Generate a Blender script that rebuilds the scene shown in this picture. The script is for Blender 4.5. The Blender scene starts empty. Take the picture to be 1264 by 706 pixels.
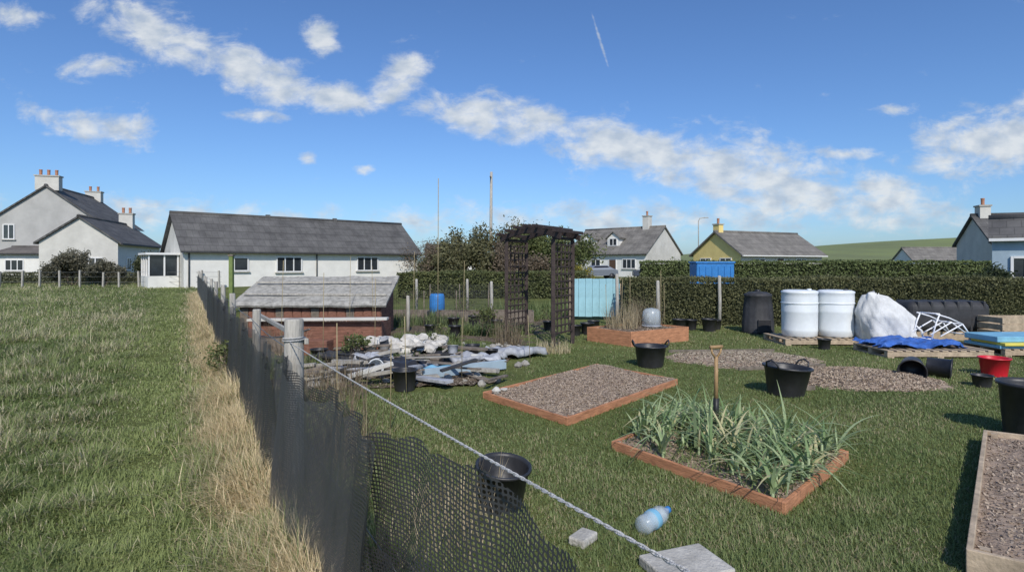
import bpy, math, random, bmesh
import numpy as np
from mathutils import Vector, Matrix
random.seed(7); rng=np.random.default_rng(7)
D=bpy.data; S=bpy.context.scene; COL=S.collection
# ------------------------------------------------------------ materials
def mat(name,c,rough=.8,var=.25,scale=8,bump=0.0,bscale=None,metal=0,c2=None,spec=.3,coord='Object',trans=0,stretch=None):
    m=D.materials.new(name); m.use_nodes=True; n=m.node_tree.nodes; l=m.node_tree.links
    b=n['Principled BSDF']; b.inputs['Roughness'].default_value=rough; b.inputs['Metallic'].default_value=metal
    b.inputs['Specular IOR Level'].default_value=spec
    if trans: b.inputs['Transmission Weight'].default_value=trans
    tc=n.new('ShaderNodeTexCoord'); src=tc.outputs[coord]
    if stretch:
        mp=n.new('ShaderNodeMapping'); mp.inputs['Scale'].default_value=stretch; l.new(src,mp.inputs[0]); src=mp.outputs[0]
    t=n.new('ShaderNodeTexNoise'); t.inputs['Scale'].default_value=scale; t.inputs['Detail'].default_value=8; t.inputs['Roughness'].default_value=.65
    l.new(src,t.inputs['Vector'])
    r=n.new('ShaderNodeValToRGB'); r.color_ramp.elements[0].position=.32; r.color_ramp.elements[1].position=.68
    a=c2 if c2 else tuple(x*(1-var) for x in c); bb=c if c2 else tuple(min(1,x*(1+var)) for x in c)
    r.color_ramp.elements[0].color=(*a,1); r.color_ramp.elements[1].color=(*bb,1)
    l.new(t.outputs['Fac'],r.inputs[0]); l.new(r.outputs[0],b.inputs['Base Color'])
    if bump:
        t2=n.new('ShaderNodeTexNoise'); t2.inputs['Scale'].default_value=bscale or scale*4; t2.inputs['Detail'].default_value=6; l.new(src,t2.inputs['Vector'])
        bp=n.new('ShaderNodeBump'); bp.inputs['Strength'].default_value=bump; bp.inputs['Distance'].default_value=.02
        l.new(t2.outputs['Fac'],bp.inputs['Height']); l.new(bp.outputs[0],b.inputs['Normal'])
    return m
def attrmat(name,rough=.6,transl=.25):
    m=D.materials.new(name); m.use_nodes=True; n=m.node_tree.nodes; l=m.node_tree.links
    b=n['Principled BSDF']; b.inputs['Roughness'].default_value=rough; b.inputs['Specular IOR Level'].default_value=.25
    a=n.new('ShaderNodeAttribute'); a.attribute_name='Col'; l.new(a.outputs['Color'],b.inputs['Base Color'])
    if transl:
        t=n.new('ShaderNodeBsdfTranslucent'); l.new(a.outputs['Color'],t.inputs[0])
        mx=n.new('ShaderNodeMixShader'); mx.inputs[0].default_value=transl
        l.new(b.outputs[0],mx.inputs[1]); l.new(t.outputs[0],mx.inputs[2]); l.new(mx.outputs[0],n['Material Output'].inputs[0])
    return m
def slate(name,c):
    m=mat(name,c,.8,.3,.9,.3,12); n=m.node_tree.nodes; l=m.node_tree.links
    b=n['Principled BSDF']; tc=[x for x in n if x.type=='TEX_COORD'][0]
    mp=n.new('ShaderNodeMapping'); mp.inputs['Rotation'].default_value=(math.radians(35),0,0); l.new(tc.outputs['Object'],mp.inputs[0])
    br=n.new('ShaderNodeTexBrick'); br.inputs['Scale'].default_value=1; br.inputs['Brick Width'].default_value=.4; br.inputs['Row Height'].default_value=.26
    br.inputs['Mortar Size'].default_value=.015; br.inputs['Color1'].default_value=(1,1,1,1); br.inputs['Color2'].default_value=(.8,.8,.82,1); br.inputs['Mortar'].default_value=(.55,.55,.55,1)
    l.new(mp.outputs[0],br.inputs['Vector'])
    mx=n.new('ShaderNodeMix'); mx.data_type='RGBA'; mx.blend_type='MULTIPLY'; mx.inputs[0].default_value=.8
    rr=[x for x in n if x.type=='VALTORGB'][0]
    l.new(rr.outputs[0],mx.inputs[6]); l.new(br.outputs['Color'],mx.inputs[7]); l.new(mx.outputs[2],b.inputs['Base Color'])
    return m
M=dict(
 white=mat('white_render',(.75,.73,.67),.85,.07,1.5,.15,20), offw=mat('weathered_render',(.58,.56,.50),.9,.12,.8,.2,15),
 grey=mat('grey_render',(.43,.42,.39),.9,.12,.7,.2,15),
 slate=slate('slate_tiles',(.125,.12,.112)), slate2=slate('brown_tiles',(.16,.143,.125)), slate3=slate('pale_tiles',(.205,.19,.165)),
 yellow=mat('yellow_render',(.80,.62,.24),.85,.08,1.5), glass=mat('window_glass',(.03,.035,.04),.08,.3,2,spec=.8),
 frame=mat('white_upvc',(.78,.77,.74),.4,.04,3), brick=mat('chimney_brick',(.45,.24,.12),.9,.2,4), pot=mat('clay_pot',(.42,.2,.12),.8,.2,6),
 door=mat('painted_door',(.10,.06,.04),.5,.2,3),
 board=mat('orange_stained_board',(.47,.22,.115),.8,.35,5,.4,30,stretch=(1,1,6)),
 soil=mat('bare_soil',(.29,.22,.165),1,.35,14,.9,40), soild=mat('dark_soil',(.12,.092,.066),1,.4,10,.9,40),
 black=mat('black_plastic',(.028,.028,.03),.45,.35,6,.1,20,spec=.5), blackr=mat('dull_black_plastic',(.045,.045,.047),.6,.3,5,.2,10),
 perg=mat('dark_stained_timber',(.05,.036,.032),.7,.4,10,.3,40),
 postw=mat('weathered_post',(.40,.375,.325),.9,.3,9,.6,30,stretch=(3,3,.5)), wood=mat('pallet_wood',(.42,.33,.23),.85,.3,8,.4,30),
 oldwood=mat('old_dark_wood',(.18,.15,.12),.9,.4,8,.5,30), barrel=mat('white_barrel_plastic',(.74,.77,.77),.4,.07,3,spec=.5),
 bag=mat('white_woven_bag',(.64,.64,.62),.8,.16,5,.5,60), blue=mat('blue_tarp',(.045,.13,.42),.55,.4,7,.8,16), sky_b=mat('pale_blue_board',(.20,.44,.60),.6,.15,5),
 turq=mat('turquoise_panel',(.31,.54,.60),.6,.15,3), yel=mat('yellow_board',(.70,.6,.12),.5,.1,5), red=mat('red_plastic',(.58,.015,.03),.4,.12,5,spec=.5),
 wtube=mat('white_tube',(.85,.85,.85),.3,.03,5), conc=mat('concrete',(.44,.42,.37),.95,.25,9,.5,50), rock=mat('pale_stone',(.55,.52,.46),.95,.35,6,.6,20),
 rope=mat('white_rope',(.50,.49,.47),.8,.2,40,.5,200), wire=mat('wire',(.2,.2,.19),.5,.2,20,metal=.6),
 silver=mat('grey_tarpaulin',(.36,.37,.39),.6,.4,5,.6,12), redw=mat('red_brown_timber',(.21,.10,.068),.85,.45,5,.4,20,stretch=(1,1,5)),
 felt=mat('grey_mottled_felt',(.34,.325,.285),.95,.4,9,.8,30), water=mat('pond_water',(.01,.012,.01),.05,.2,2,spec=.8),
 bark=mat('bark',(.13,.10,.075),.95,.3,10,.6,30), metal=mat('fork_metal',(.03,.03,.03),.45,.3,10,metal=.3), handle=mat('wood_handle',(.36,.23,.11),.55,.2,20),
 bluepl=mat('blue_plastic',(.04,.20,.50),.45,.15,5), cane=mat('bamboo_cane',(.33,.27,.15),.7,.2,20), bluegrey=mat('blue_grey_paint',(.33,.42,.48),.7,.1,3),
 hill=mat('hill_pasture',(.21,.25,.09),1,.35,.02,c2=(.15,.17,.08)), stone=mat('stone_wall',(.32,.30,.26),.95,.4,3,.6,10),
 vanglass=mat('tinted',(.02,.02,.03),.1,.2,3))
leaf=attrmat('foliage_leaves'); grassm=attrmat('grass_blades',.6,.3); chipm=attrmat('mulch_chips',.95,0)
clear=D.materials.new('clear_plastic'); clear.use_nodes=True; b=clear.node_tree.nodes['Principled BSDF']
b.inputs['Base Color'].default_value=(.72,.80,.84,1); b.inputs['Roughness'].default_value=.25; b.inputs['Alpha'].default_value=.28; b.inputs['Specular IOR Level'].default_value=.7
def netmat(name,k,th,c=.05):
    m=D.materials.new(name); m.use_nodes=True; n=m.node_tree.nodes; l=m.node_tree.links; b=n['Principled BSDF']
    b.inputs['Base Color'].default_value=(c,c*1.0,c*1.02,1); b.inputs['Roughness'].default_value=.55
    uv=n.new('ShaderNodeUVMap'); sp=n.new('ShaderNodeSeparateXYZ'); l.new(uv.outputs[0],sp.inputs[0])
    def math_(op,a,bv=None):
        x=n.new('ShaderNodeMath'); x.operation=op
        for i,v in enumerate((a,bv)):
            if v is None: continue
            if isinstance(v,(int,float)): x.inputs[i].default_value=v
            else: l.new(v,x.inputs[i])
        return x.outputs[0]
    s1=math_('COSINE',math_('MULTIPLY',sp.outputs[0],k)); s2=math_('COSINE',math_('MULTIPLY',sp.outputs[1],k*1.25))
    p=math_('ABSOLUTE',math_('MULTIPLY',s1,s2)); h=math_('GREATER_THAN',p,th)
    a=math_('SUBTRACT',1.0,h); l.new(a,b.inputs['Alpha']); return m
net1=netmat('black_netting',math.pi/.019,.47,.06); net2=netmat('fine_black_netting',math.pi/.012,.44,.10)
# ------------------------------------------------------------ geometry helpers
def link(o,parent=None):
    COL.objects.link(o)
    if parent: o.parent=parent
    return o
def empty(name,loc=(0,0,0),rz=0):
    e=D.objects.new(name,None); e.location=loc; e.rotation_euler=(0,0,rz); e.empty_display_size=.2; return link(e)
def mesh(name,v,f,m,parent=None,smooth=False,loc=None,rot=None):
    me=D.meshes.new(name); me.from_pydata([tuple(x) for x in v],[],f)
    if m: me.materials.append(m)
    if smooth: me.polygons.foreach_set('use_smooth',[True]*len(me.polygons))
    o=D.objects.new(name,me)
    if loc is not None: o.location=loc
    if rot is not None: o.rotation_euler=rot
    return link(o,parent)
def quads(name,V,m,cols=None,parent=None,strips=1):
    N=V.shape[0]; k=V.shape[1]
    me=D.meshes.new(name); me.vertices.add(N*k); me.vertices.foreach_set('co',V.reshape(-1).astype('f4'))
    base=(np.arange(N)*k)[:,None,None]; q=np.array([[2*i,2*i+1,2*i+3,2*i+2] for i in range(strips)])[None]
    idx=(base+q).reshape(-1).astype('i4'); nf=N*strips
    me.loops.add(nf*4); me.loops.foreach_set('vertex_index',idx)
    me.polygons.add(nf); me.polygons.foreach_set('loop_start',(np.arange(nf)*4).astype('i4'))
    me.update(calc_edges=True)
    if cols is not None:
        a=me.attributes.new('Col','FLOAT_COLOR','POINT')
        c=np.concatenate([np.repeat(cols,k,axis=0),np.ones((N*k,1))],1); a.data.foreach_set('color',c.reshape(-1).astype('f4'))
    me.materials.append(m); o=D.objects.new(name,me); return link(o,parent)
def box(name,c,s,m,parent=None,rz=0,bev=0,rot=None):
    x,y,z=[a/2 for a in s]
    v=[(-x,-y,-z),(x,-y,-z),(x,y,-z),(-x,y,-z),(-x,-y,z),(x,-y,z),(x,y,z),(-x,y,z)]
    f=[(0,3,2,1),(4,5,6,7),(0,1,5,4),(1,2,6,5),(2,3,7,6),(3,0,4,7)]
    o=mesh(name,v,f,m,parent,loc=c,rot=rot or (0,0,rz))
    if bev:
        b=o.modifiers.new('b','BEVEL'); b.width=bev; b.segments=2
    return o
def beam(name,p,q,w,h,m,parent=None,bev=0.004):
    p=Vector(p);q=Vector(q);d=q-p; o=box(name,(p+q)/2,(d.length,w,h),m,parent,bev=bev)
    o.rotation_mode='QUATERNION'; o.rotation_quaternion=d.to_track_quat('X','Z'); return o
def tube(name,pts,r,m,parent=None,seg=8,rads=None):
    pts=[Vector(p) for p in pts]; V=[];F=[]
    for i,p in enumerate(pts):
        t=(pts[min(i+1,len(pts)-1)]-pts[max(i-1,0)]).normalized()
        a=t.orthogonal().normalized() if i==0 else (a-t*a.dot(t)).normalized()
        b=t.cross(a); rr=rads[i] if rads else r
        for k in range(seg):
            an=2*math.pi*k/seg; V.append(p+a*math.cos(an)*rr+b*math.sin(an)*rr)
    for i in range(len(pts)-1):
        for k in range(seg):
            F.append((i*seg+k,i*seg+(k+1)%seg,(i+1)*seg+(k+1)%seg,(i+1)*seg+k))
    F.append(tuple(range(seg))[::-1]); F.append(tuple((len(pts)-1)*seg+k for k in range(seg)))
    return mesh(name,V,F,m,parent,smooth=seg>5)
def lathe(name,prof,m,parent=None,seg=32,loc=(0,0,0),rot=(0,0,0),wob=0,flutes=0,fl=0):
    V=[];F=[]
    for (r,z) in prof:
        for k in range(seg):
            a=2*math.pi*k/seg; rr=r*(1+wob*math.sin(3*a+z*7)+ (fl*math.cos(flutes*a) if flutes else 0)); V.append((rr*math.cos(a),rr*math.sin(a),z))
    n=len(prof)
    for i in range(n-1):
        for k in range(seg): F.append((i*seg+k,i*seg+(k+1)%seg,(i+1)*seg+(k+1)%seg,(i+1)*seg+k))
    F.append(tuple(range(seg))[::-1]); F.append(tuple((n-1)*seg+k for k in range(seg)))
    return mesh(name,V,F,m,parent,smooth=True,loc=loc,rot=rot)
def vnoise(x,y,s=1,seed=0):
    x=x/s;y=y/s; xi=np.floor(x);yi=np.floor(y);fx=x-xi;fy=y-yi
    def h(a,b):
        v=np.sin(a*127.1+b*311.7+seed*17.3)*43758.5453; return v-np.floor(v)
    fx=fx*fx*(3-2*fx);fy=fy*fy*(3-2*fy)
    return (h(xi,yi)*(1-fx)+h(xi+1,yi)*fx)*(1-fy)+(h(xi,yi+1)*(1-fx)+h(xi+1,yi+1)*fx)*fy
def fbm(x,y,s=1,seed=0): return vnoise(x,y,s,seed)*.55+vnoise(x,y,s/2.1,seed+1)*.3+vnoise(x,y,s/4.3,seed+2)*.15
def ribbons(P,L,W,ang,lean,droop,segs=2,taper=1.6,face=None):
    N=len(P); t=np.linspace(0,1,segs+1)[None,:]
    hor=L[:,None]*(lean[:,None]*t+droop[:,None]*t*t*.7); up=L[:,None]*(np.sqrt(np.clip(1-lean**2,.05,1))[:,None]*t-droop[:,None]*t*t*.75)
    cx=P[:,0,None]+hor*np.cos(ang)[:,None]; cy=P[:,1,None]+hor*np.sin(ang)[:,None]; cz=P[:,2,None]+up
    w=W[:,None]*(1-t**taper*.93)*.5
    fa=ang+math.pi/2 if face is None else face
    wx=np.cos(fa)[:,None]*w; wy=np.sin(fa)[:,None]*w
    V=np.empty((N,2*(segs+1),3)); V[:,0::2,0]=cx-wx;V[:,0::2,1]=cy-wy;V[:,0::2,2]=cz
    V[:,1::2,0]=cx+wx;V[:,1::2,1]=cy+wy;V[:,1::2,2]=cz; return V
def leafquads(P,size,flat=0.0):
    N=len(P); n=rng.normal(size=(N,3)); n[:,2]+=flat; n/=np.linalg.norm(n,axis=1)[:,None]
    a=np.cross(n,rng.normal(size=(N,3))); a/=np.linalg.norm(a,axis=1)[:,None]; b=np.cross(n,a)
    s=size[:,None]
    V=np.stack([P-a*s-b*s*.5,P+a*s-b*s*.55,P-a*s*.9+b*s*.5,P+a*s+b*s*.45],1); return V
def colmix(c1,c2,t): return np.array(c1)[None]*(1-t[:,None])+np.array(c2)[None]*t[:,None]
# ------------------------------------------------------------ world, sun, camera
sun_dir=Vector((.10,-.85,.74)).normalized(); elev=math.asin(sun_dir.z); rotz=math.atan2(sun_dir.x,sun_dir.y)
w=D.worlds.new('World'); S.world=w; w.use_nodes=True; n=w.node_tree.nodes; l=w.node_tree.links
bg=n['Background']; bg.inputs['Strength'].default_value=.11
sk=n.new('ShaderNodeTexSky'); sk.sky_type='NISHITA'; sk.sun_disc=False; sk.sun_elevation=elev; sk.sun_rotation=rotz; sk.air_density=1.0; sk.dust_density=.8; sk.ozone_density=3.5
def mth(op,a,b=None,clamp=False):
    x=n.new('ShaderNodeMath'); x.operation=op; x.use_clamp=clamp
    for i,v in enumerate((a,b)):
        if v is None: continue
        if isinstance(v,(int,float)): x.inputs[i].default_value=v
        else: l.new(v,x.inputs[i])
    return x.outputs[0]
tc=n.new('ShaderNodeTexCoord'); sp=n.new('ShaderNodeSeparateXYZ'); l.new(tc.outputs['Generated'],sp.inputs[0])
yy=mth('MAXIMUM',sp.outputs[1],.08); u=mth('DIVIDE',sp.outputs[0],yy); v=mth('DIVIDE',sp.outputs[2],yy)
cb=n.new('ShaderNodeCombineXYZ'); l.new(u,cb.inputs[0]); l.new(v,cb.inputs[1])
E=[(-.62,.405,.17,.05,-22,1),(-.44,.335,.13,.05,-22,1),(-.185,.345,.045,.045,70,1),(-.31,.29,.10,.035,-8,1),(-.22,.305,.07,.03,20,.9),(-.02,.255,.18,.045,-8,1),(.20,.20,.19,.06,-14,1),
 (.42,.155,.26,.075,-10,1),(.66,.115,.2,.045,-5,.9),(.84,.215,.17,.065,10,1),(-.73,.24,.11,.035,-4,.95),(-.46,.258,.075,.016,-4,.85),(-.74,.345,.11,.03,5,.7),
 (-.87,.435,.08,.025,0,.75),(.59,.193,.075,.014,0,.85),(.67,.272,.055,.014,5,.8),(-.36,.185,.022,.014,0,.9),(-.26,.165,.026,.013,0,.8),(-.34,.405,.05,.035,-30,.9),
 (-.6,.09,.5,.04,-3,.66),(.15,.075,.6,.045,0,.7),(.5,.09,.4,.05,0,.72),(-.82,.255,.1,.03,-30,.6),(.15,.41,.085,.0035,-73,.6)]
mask=None
for (cx,cy,rx,ry,ro,am) in E:
    mp=n.new('ShaderNodeMapping'); mp.vector_type='TEXTURE'; mp.inputs['Location'].default_value=(cx,cy,0); mp.inputs['Rotation'].default_value=(0,0,math.radians(ro)); mp.inputs['Scale'].default_value=(rx*1.25,ry*1.3,1)
    l.new(cb.outputs[0],mp.inputs[0]); ln=n.new('ShaderNodeVectorMath'); ln.operation='LENGTH'; l.new(mp.outputs[0],ln.inputs[0])
    mr=n.new('ShaderNodeMapRange'); mr.interpolation_type='SMOOTHSTEP'; mr.inputs[1].default_value=1.25; mr.inputs[2].default_value=0; mr.inputs[3].default_value=0; mr.inputs[4].default_value=am
    l.new(ln.outputs['Value'],mr.inputs[0]); mask=mr.outputs[0] if mask is None else mth('MAXIMUM',mask,mr.outputs[0])
m2=n.new('ShaderNodeMapping'); m2.inputs['Scale'].default_value=(1,1.7,1); l.new(cb.outputs[0],m2.inputs[0])
ns=n.new('ShaderNodeTexNoise'); ns.inputs['Scale'].default_value=13; ns.inputs['Detail'].default_value=9; ns.inputs['Roughness'].default_value=.64; ns.inputs['Distortion'].default_value=.25; l.new(m2.outputs[0],ns.inputs['Vector'])
dens=mth('ADD',mth('MULTIPLY',mask,.95),mth('MULTIPLY',mth('SUBTRACT',ns.outputs['Fac'],.5),1.9))
al=n.new('ShaderNodeMapRange'); al.interpolation_type='SMOOTHSTEP'; al.inputs[1].default_value=.26; al.inputs[2].default_value=.92; l.new(dens,al.inputs[0])
alpha=mth('MULTIPLY',mth('MULTIPLY',al.outputs[0],.9),mth('GREATER_THAN',sp.outputs[1],.09))
ns2=n.new('ShaderNodeTexNoise'); ns2.inputs['Scale'].default_value=22; ns2.inputs['Detail'].default_value=5; l.new(m2.outputs[0],ns2.inputs['Vector'])
cr=n.new('ShaderNodeValToRGB'); cr.color_ramp.elements[0].position=.35; cr.color_ramp.elements[0].color=(4.4,5.1,6.0,1); cr.color_ramp.elements[1].position=.62; cr.color_ramp.elements[1].color=(6.9,7.2,7.4,1); l.new(ns2.outputs['Fac'],cr.inputs[0])
tint=n.new('ShaderNodeMix'); tint.data_type='RGBA'; tint.blend_type='MULTIPLY'; tint.inputs[0].default_value=1; tint.inputs[7].default_value=(.74,.96,1.25,1); l.new(sk.outputs[0],tint.inputs[6])
mx=n.new('ShaderNodeMix'); mx.data_type='RGBA'; l.new(alpha,mx.inputs[0]); l.new(tint.outputs[2],mx.inputs[6]); l.new(cr.outputs[0],mx.inputs[7]); l.new(mx.outputs[2],bg.inputs[0])
sl=D.lights.new('sun','SUN'); sl.energy=3.6; sl.angle=math.radians(.5); sl.color=(1,.94,.86); so=D.objects.new('sun',sl); so.rotation_mode='QUATERNION'; so.rotation_quaternion=sun_dir.to_track_quat('Z','Y'); so.location=(0,0,20); link(so)
cam=D.cameras.new('camera'); cam.sensor_width=36; cam.lens=19.94; cam.shift_y=-.022; cam.clip_end=3000; cam.clip_start=.05
co=D.objects.new('camera',cam); co.location=(0,0,1.65); co.rotation_euler=(math.radians(90),0,0); link(co); S.camera=co
S.view_settings.view_transform='Standard'; S.view_settings.look='None'; S.view_settings.exposure=0
FX=lambda y: .74-.577*y   # fence line
# ------------------------------------------------------------ ground
gm=D.materials.new('ground_turf'); gm.use_nodes=True; gn=gm.node_tree.nodes; gl=gm.node_tree.links; gb=gn['Principled BSDF']; gb.inputs['Roughness'].default_value=1; gb.inputs['Specular IOR Level'].default_value=.1
g_tc=gn.new('ShaderNodeTexCoord')
def gnoise(sc,d=6):
    t=gn.new('ShaderNodeTexNoise'); t.inputs['Scale'].default_value=sc; t.inputs['Detail'].default_value=d; t.inputs['Roughness'].default_value=.7; gl.new(g_tc.outputs['Object'],t.inputs['Vector']); return t
ga=gnoise(.5); gc=gnoise(30,4)
r1=gn.new('ShaderNodeValToRGB'); r1.color_ramp.elements[0].position=.35; r1.color_ramp.elements[0].color=(.095,.12,.042,1); r1.color_ramp.elements[1].position=.65; r1.color_ramp.elements[1].color=(.19,.21,.08,1); gl.new(ga.outputs['Fac'],r1.inputs[0])
r2=gn.new('ShaderNodeValToRGB'); r2.color_ramp.elements[0].position=.35; r2.color_ramp.elements[0].color=(.6,.6,.55,1); r2.color_ramp.elements[1].position=.7; r2.color_ramp.elements[1].color=(1.3,1.25,1.1,1); gl.new(gc.outputs['Fac'],r2.inputs[0])
gmx=gn.new('ShaderNodeMix'); gmx.data_type='RGBA'; gmx.blend_type='MULTIPLY'; gmx.inputs[0].default_value=1; gl.new(r1.outputs[0],gmx.inputs[6]); gl.new(r2.outputs[0],gmx.inputs[7]); gl.new(gmx.outputs[2],gb.inputs['Base Color'])
gbp=gn.new('ShaderNodeBump'); gbp.inputs['Strength'].default_value=.8; gbp.inputs['Distance'].default_value=.03; gl.new(gc.outputs['Fac'],gbp.inputs['Height']); gl.new(gbp.outputs[0],gb.inputs['Normal'])
mesh('ground',[(-1500,-200,0),(1500,-200,0),(1500,2500,0),(-1500,2500,0)],[(0,1,2,3)],gm)
hv=[];hf=[];nx=60;ny=14
for j in range(ny):
    for i in range(nx):
        X=40+i*14; Y=170+j*22; a=min(1,max(0,(i)/8)); z=(1-math.cos(math.pi*min(1,j/9)))/2*(9+7*math.exp(-((X-290)/120)**2)+2.0*math.sin(X*.02+1)+vnoise(np.array([X*1.]),np.array([Y*1.]),60)[0]*2)*a-.3
        hv.append((X,Y,z))
for j in range(ny-1):
    for i in range(nx-1): hf.append((j*nx+i,j*nx+i+1,(j+1)*nx+i+1,(j+1)*nx+i))
mesh('hill',hv,hf,M['hill'],smooth=True)
# ------------------------------------------------------------ grass
def field_grass():
    N=340000
    Y=np.exp(rng.uniform(math.log(1.3),math.log(50),N)); f=rng.uniform(0,1,N); xl=-1.02*Y-.6; xr=.74-.577*Y-.05; X=xl+(xr-xl)*f
    cl=fbm(X,Y,.42,3); big=fbm(X,Y,1.9,9); huge=fbm(X,Y,6,55); path=np.exp(-((X-(xr-.95-.02*Y))/(.35+.015*Y))**2)
    keep=rng.uniform(0,1,N)<.2+1.5*cl; X,Y,cl,big,path,huge=X[keep],Y[keep],cl[keep],big[keep],path[keep],huge[keep]; N=len(X)
    sc=np.clip((Y/3)**.55,.8,4.0)
    L=(.05+.50*np.clip(cl-.2,0,1)**1.5)*rng.uniform(.5,1.4,N)*(1-.6*path)*(.6+.8*big); W=.0055*sc*rng.uniform(.7,1.4,N)
    ang=rng.uniform(0,6.283,N)*.9+fbm(X,Y,.5,21)*12; lean=np.clip(rng.uniform(.1,.93,N),0,.95); dr=rng.uniform(.1,.8,N)
    P=np.stack([X,Y,np.zeros(N)],1)
    c=colmix((.11,.16,.045),(.33,.38,.14),np.clip(rng.uniform(0,1,N)*.5+big*1.1-.32+.4*path,0,1))
    dry=rng.uniform(0,1,N)<(.09+.9*np.clip(big-.5,0,1)+1.1*np.clip(huge-.52,0,1)+.28*(cl>.58))*(1-.8*path); c[dry]=colmix((.40,.35,.20),(.66,.60,.39),rng.uniform(0,1,dry.sum()))
    quads('field_grass',ribbons(P,L,W,ang,lean,dr,2),grassm,c,strips=2)
field_grass()
bedA=[(.90,5.02),(1.79,3.73),(2.80,4.75),(1.91,6.04)]
bedB=[(-.336,6.92),(.561,5.775),(2.23,7.70),(1.33,8.85)]
def inpoly(X,Y,poly):
    r=np.ones(len(X),bool)
    for i in range(len(poly)):
        (x1,y1),(x2,y2)=poly[i],poly[(i+1)%len(poly)]; r&=((x2-x1)*(Y-y1)-(y2-y1)*(X-x1))>0
    return r
def blobmask(X,Y,cx,cy,rx,ry,rot):
    c,s=math.cos(rot),math.sin(rot); dx=X-cx;dy=Y-cy; return (((dx*c+dy*s)/rx)**2+((-dx*s+dy*c)/ry)**2)<1+.8*(fbm(X,Y,.4,5)-.6)
patches=[(4.95,8.1,1.05,.75,.1),(3.95,9.7,1.1,.75,.0)]
def lawn():
    N=330000
    Y=np.exp(rng.uniform(math.log(2.2),math.log(16),N)); f=rng.uniform(0,1,N); xl=.74-.577*Y+.05; xr=.98*Y+.6; X=xl+(xr-xl)*f
    k=~inpoly(X,Y,bedA)&~inpoly(X,Y,bedB)
    for p in patches: k&=~blobmask(X,Y,*p)
    k&=~((X<.2)&(Y>7.2)&(rng.uniform(0,1,N)<.85))
    X,Y=X[k],Y[k]; N=len(X); big=fbm(X,Y,1.3,31); sm=fbm(X,Y,.3,12); edge=np.clip(1-(X-FX(Y))/1.0,0,1)
    sc=np.clip((Y/3)**.6,.8,3)
    L=(.015+.04*sm)*rng.uniform(.6,1.4,N)*(1+2.2*edge*sm)*(.7+.6*big); W=.0045*sc*rng.uniform(.7,1.4,N)
    ang=rng.uniform(0,6.283,N); lean=rng.uniform(.1,.9,N); dr=rng.uniform(0,.5,N)
    c=colmix((.115,.17,.05),(.26,.31,.125),np.clip(rng.uniform(0,1,N)*.6+big*1.2-.4,0,1))
    dry=rng.uniform(0,1,N)<.06+.12*edge+.18*(big>.6); c[dry]=colmix((.32,.28,.16),(.48,.42,.25),rng.uniform(0,1,dry.sum()))
    quads('lawn_grass',ribbons(np.stack([X,Y,np.zeros(N)],1),L,W,ang,lean,dr,2),grassm,c,strips=2)
lawn()
def drygrass():
    N=110000; Y=np.exp(rng.uniform(math.log(1.0),math.log(30),N)); off=np.abs(rng.normal(0,.23,N))*(1-.3*(Y<2.2))
    X=FX(Y)-.07-off; cl=fbm(X,Y,.32,44); k=rng.uniform(0,1,N)<.25+1.3*cl; X,Y,off,cl=X[k],Y[k],off[k],cl[k]; N=len(X)
    L=(.08+.46*cl)*rng.uniform(.4,1.25,N)*np.exp(-off*1.1); sc=np.clip((Y/3)**.5,.8,2.5)
    c=colmix((.52,.41,.23),(.88,.74,.47),rng.uniform(0,1,N)); g=rng.uniform(0,1,N)<.10; c[g]=(.2,.26,.09)
    quads('dry_straw_grass',ribbons(np.stack([X,Y,np.zeros(N)],1),L,.0055*sc*rng.uniform(.5,1.4,N),rng.normal(math.pi*1.05,1.5,N),rng.uniform(.1,.92,N),rng.uniform(.1,.9,N),3),grassm,c,strips=3)
drygrass()
def weeds():
    N=60000; Y=np.exp(rng.uniform(math.log(1.2),math.log(14),N)); off=np.abs(rng.normal(0,.5,N)); X=FX(Y)+.05+off; cl=fbm(X,Y,.4,71)
    k=rng.uniform(0,1,N)<cl*1.5-.25; k&=~((Y<3.6)&(off>.5)&(rng.uniform(0,1,N)<.7)); X,Y,off,cl=X[k],Y[k],off[k],cl[k]; N=len(X)
    L=(.05+.3*cl)*rng.uniform(.3,1.2,N)*np.exp(-off*.9)
    c=colmix((.10,.15,.045),(.24,.29,.11),rng.uniform(0,1,N)); g=rng.uniform(0,1,N)<.3; c[g]=colmix((.25,.21,.13),(.52,.44,.29),rng.uniform(0,1,g.sum()))
    quads('weeds',ribbons(np.stack([X,Y,np.zeros(N)],1),L,.010*rng.uniform(.4,1.5,N),rng.uniform(0,6.28,N),rng.uniform(.1,.8,N),rng.uniform(.0,.7,N),3),grassm,c,strips=3)
weeds()
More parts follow.
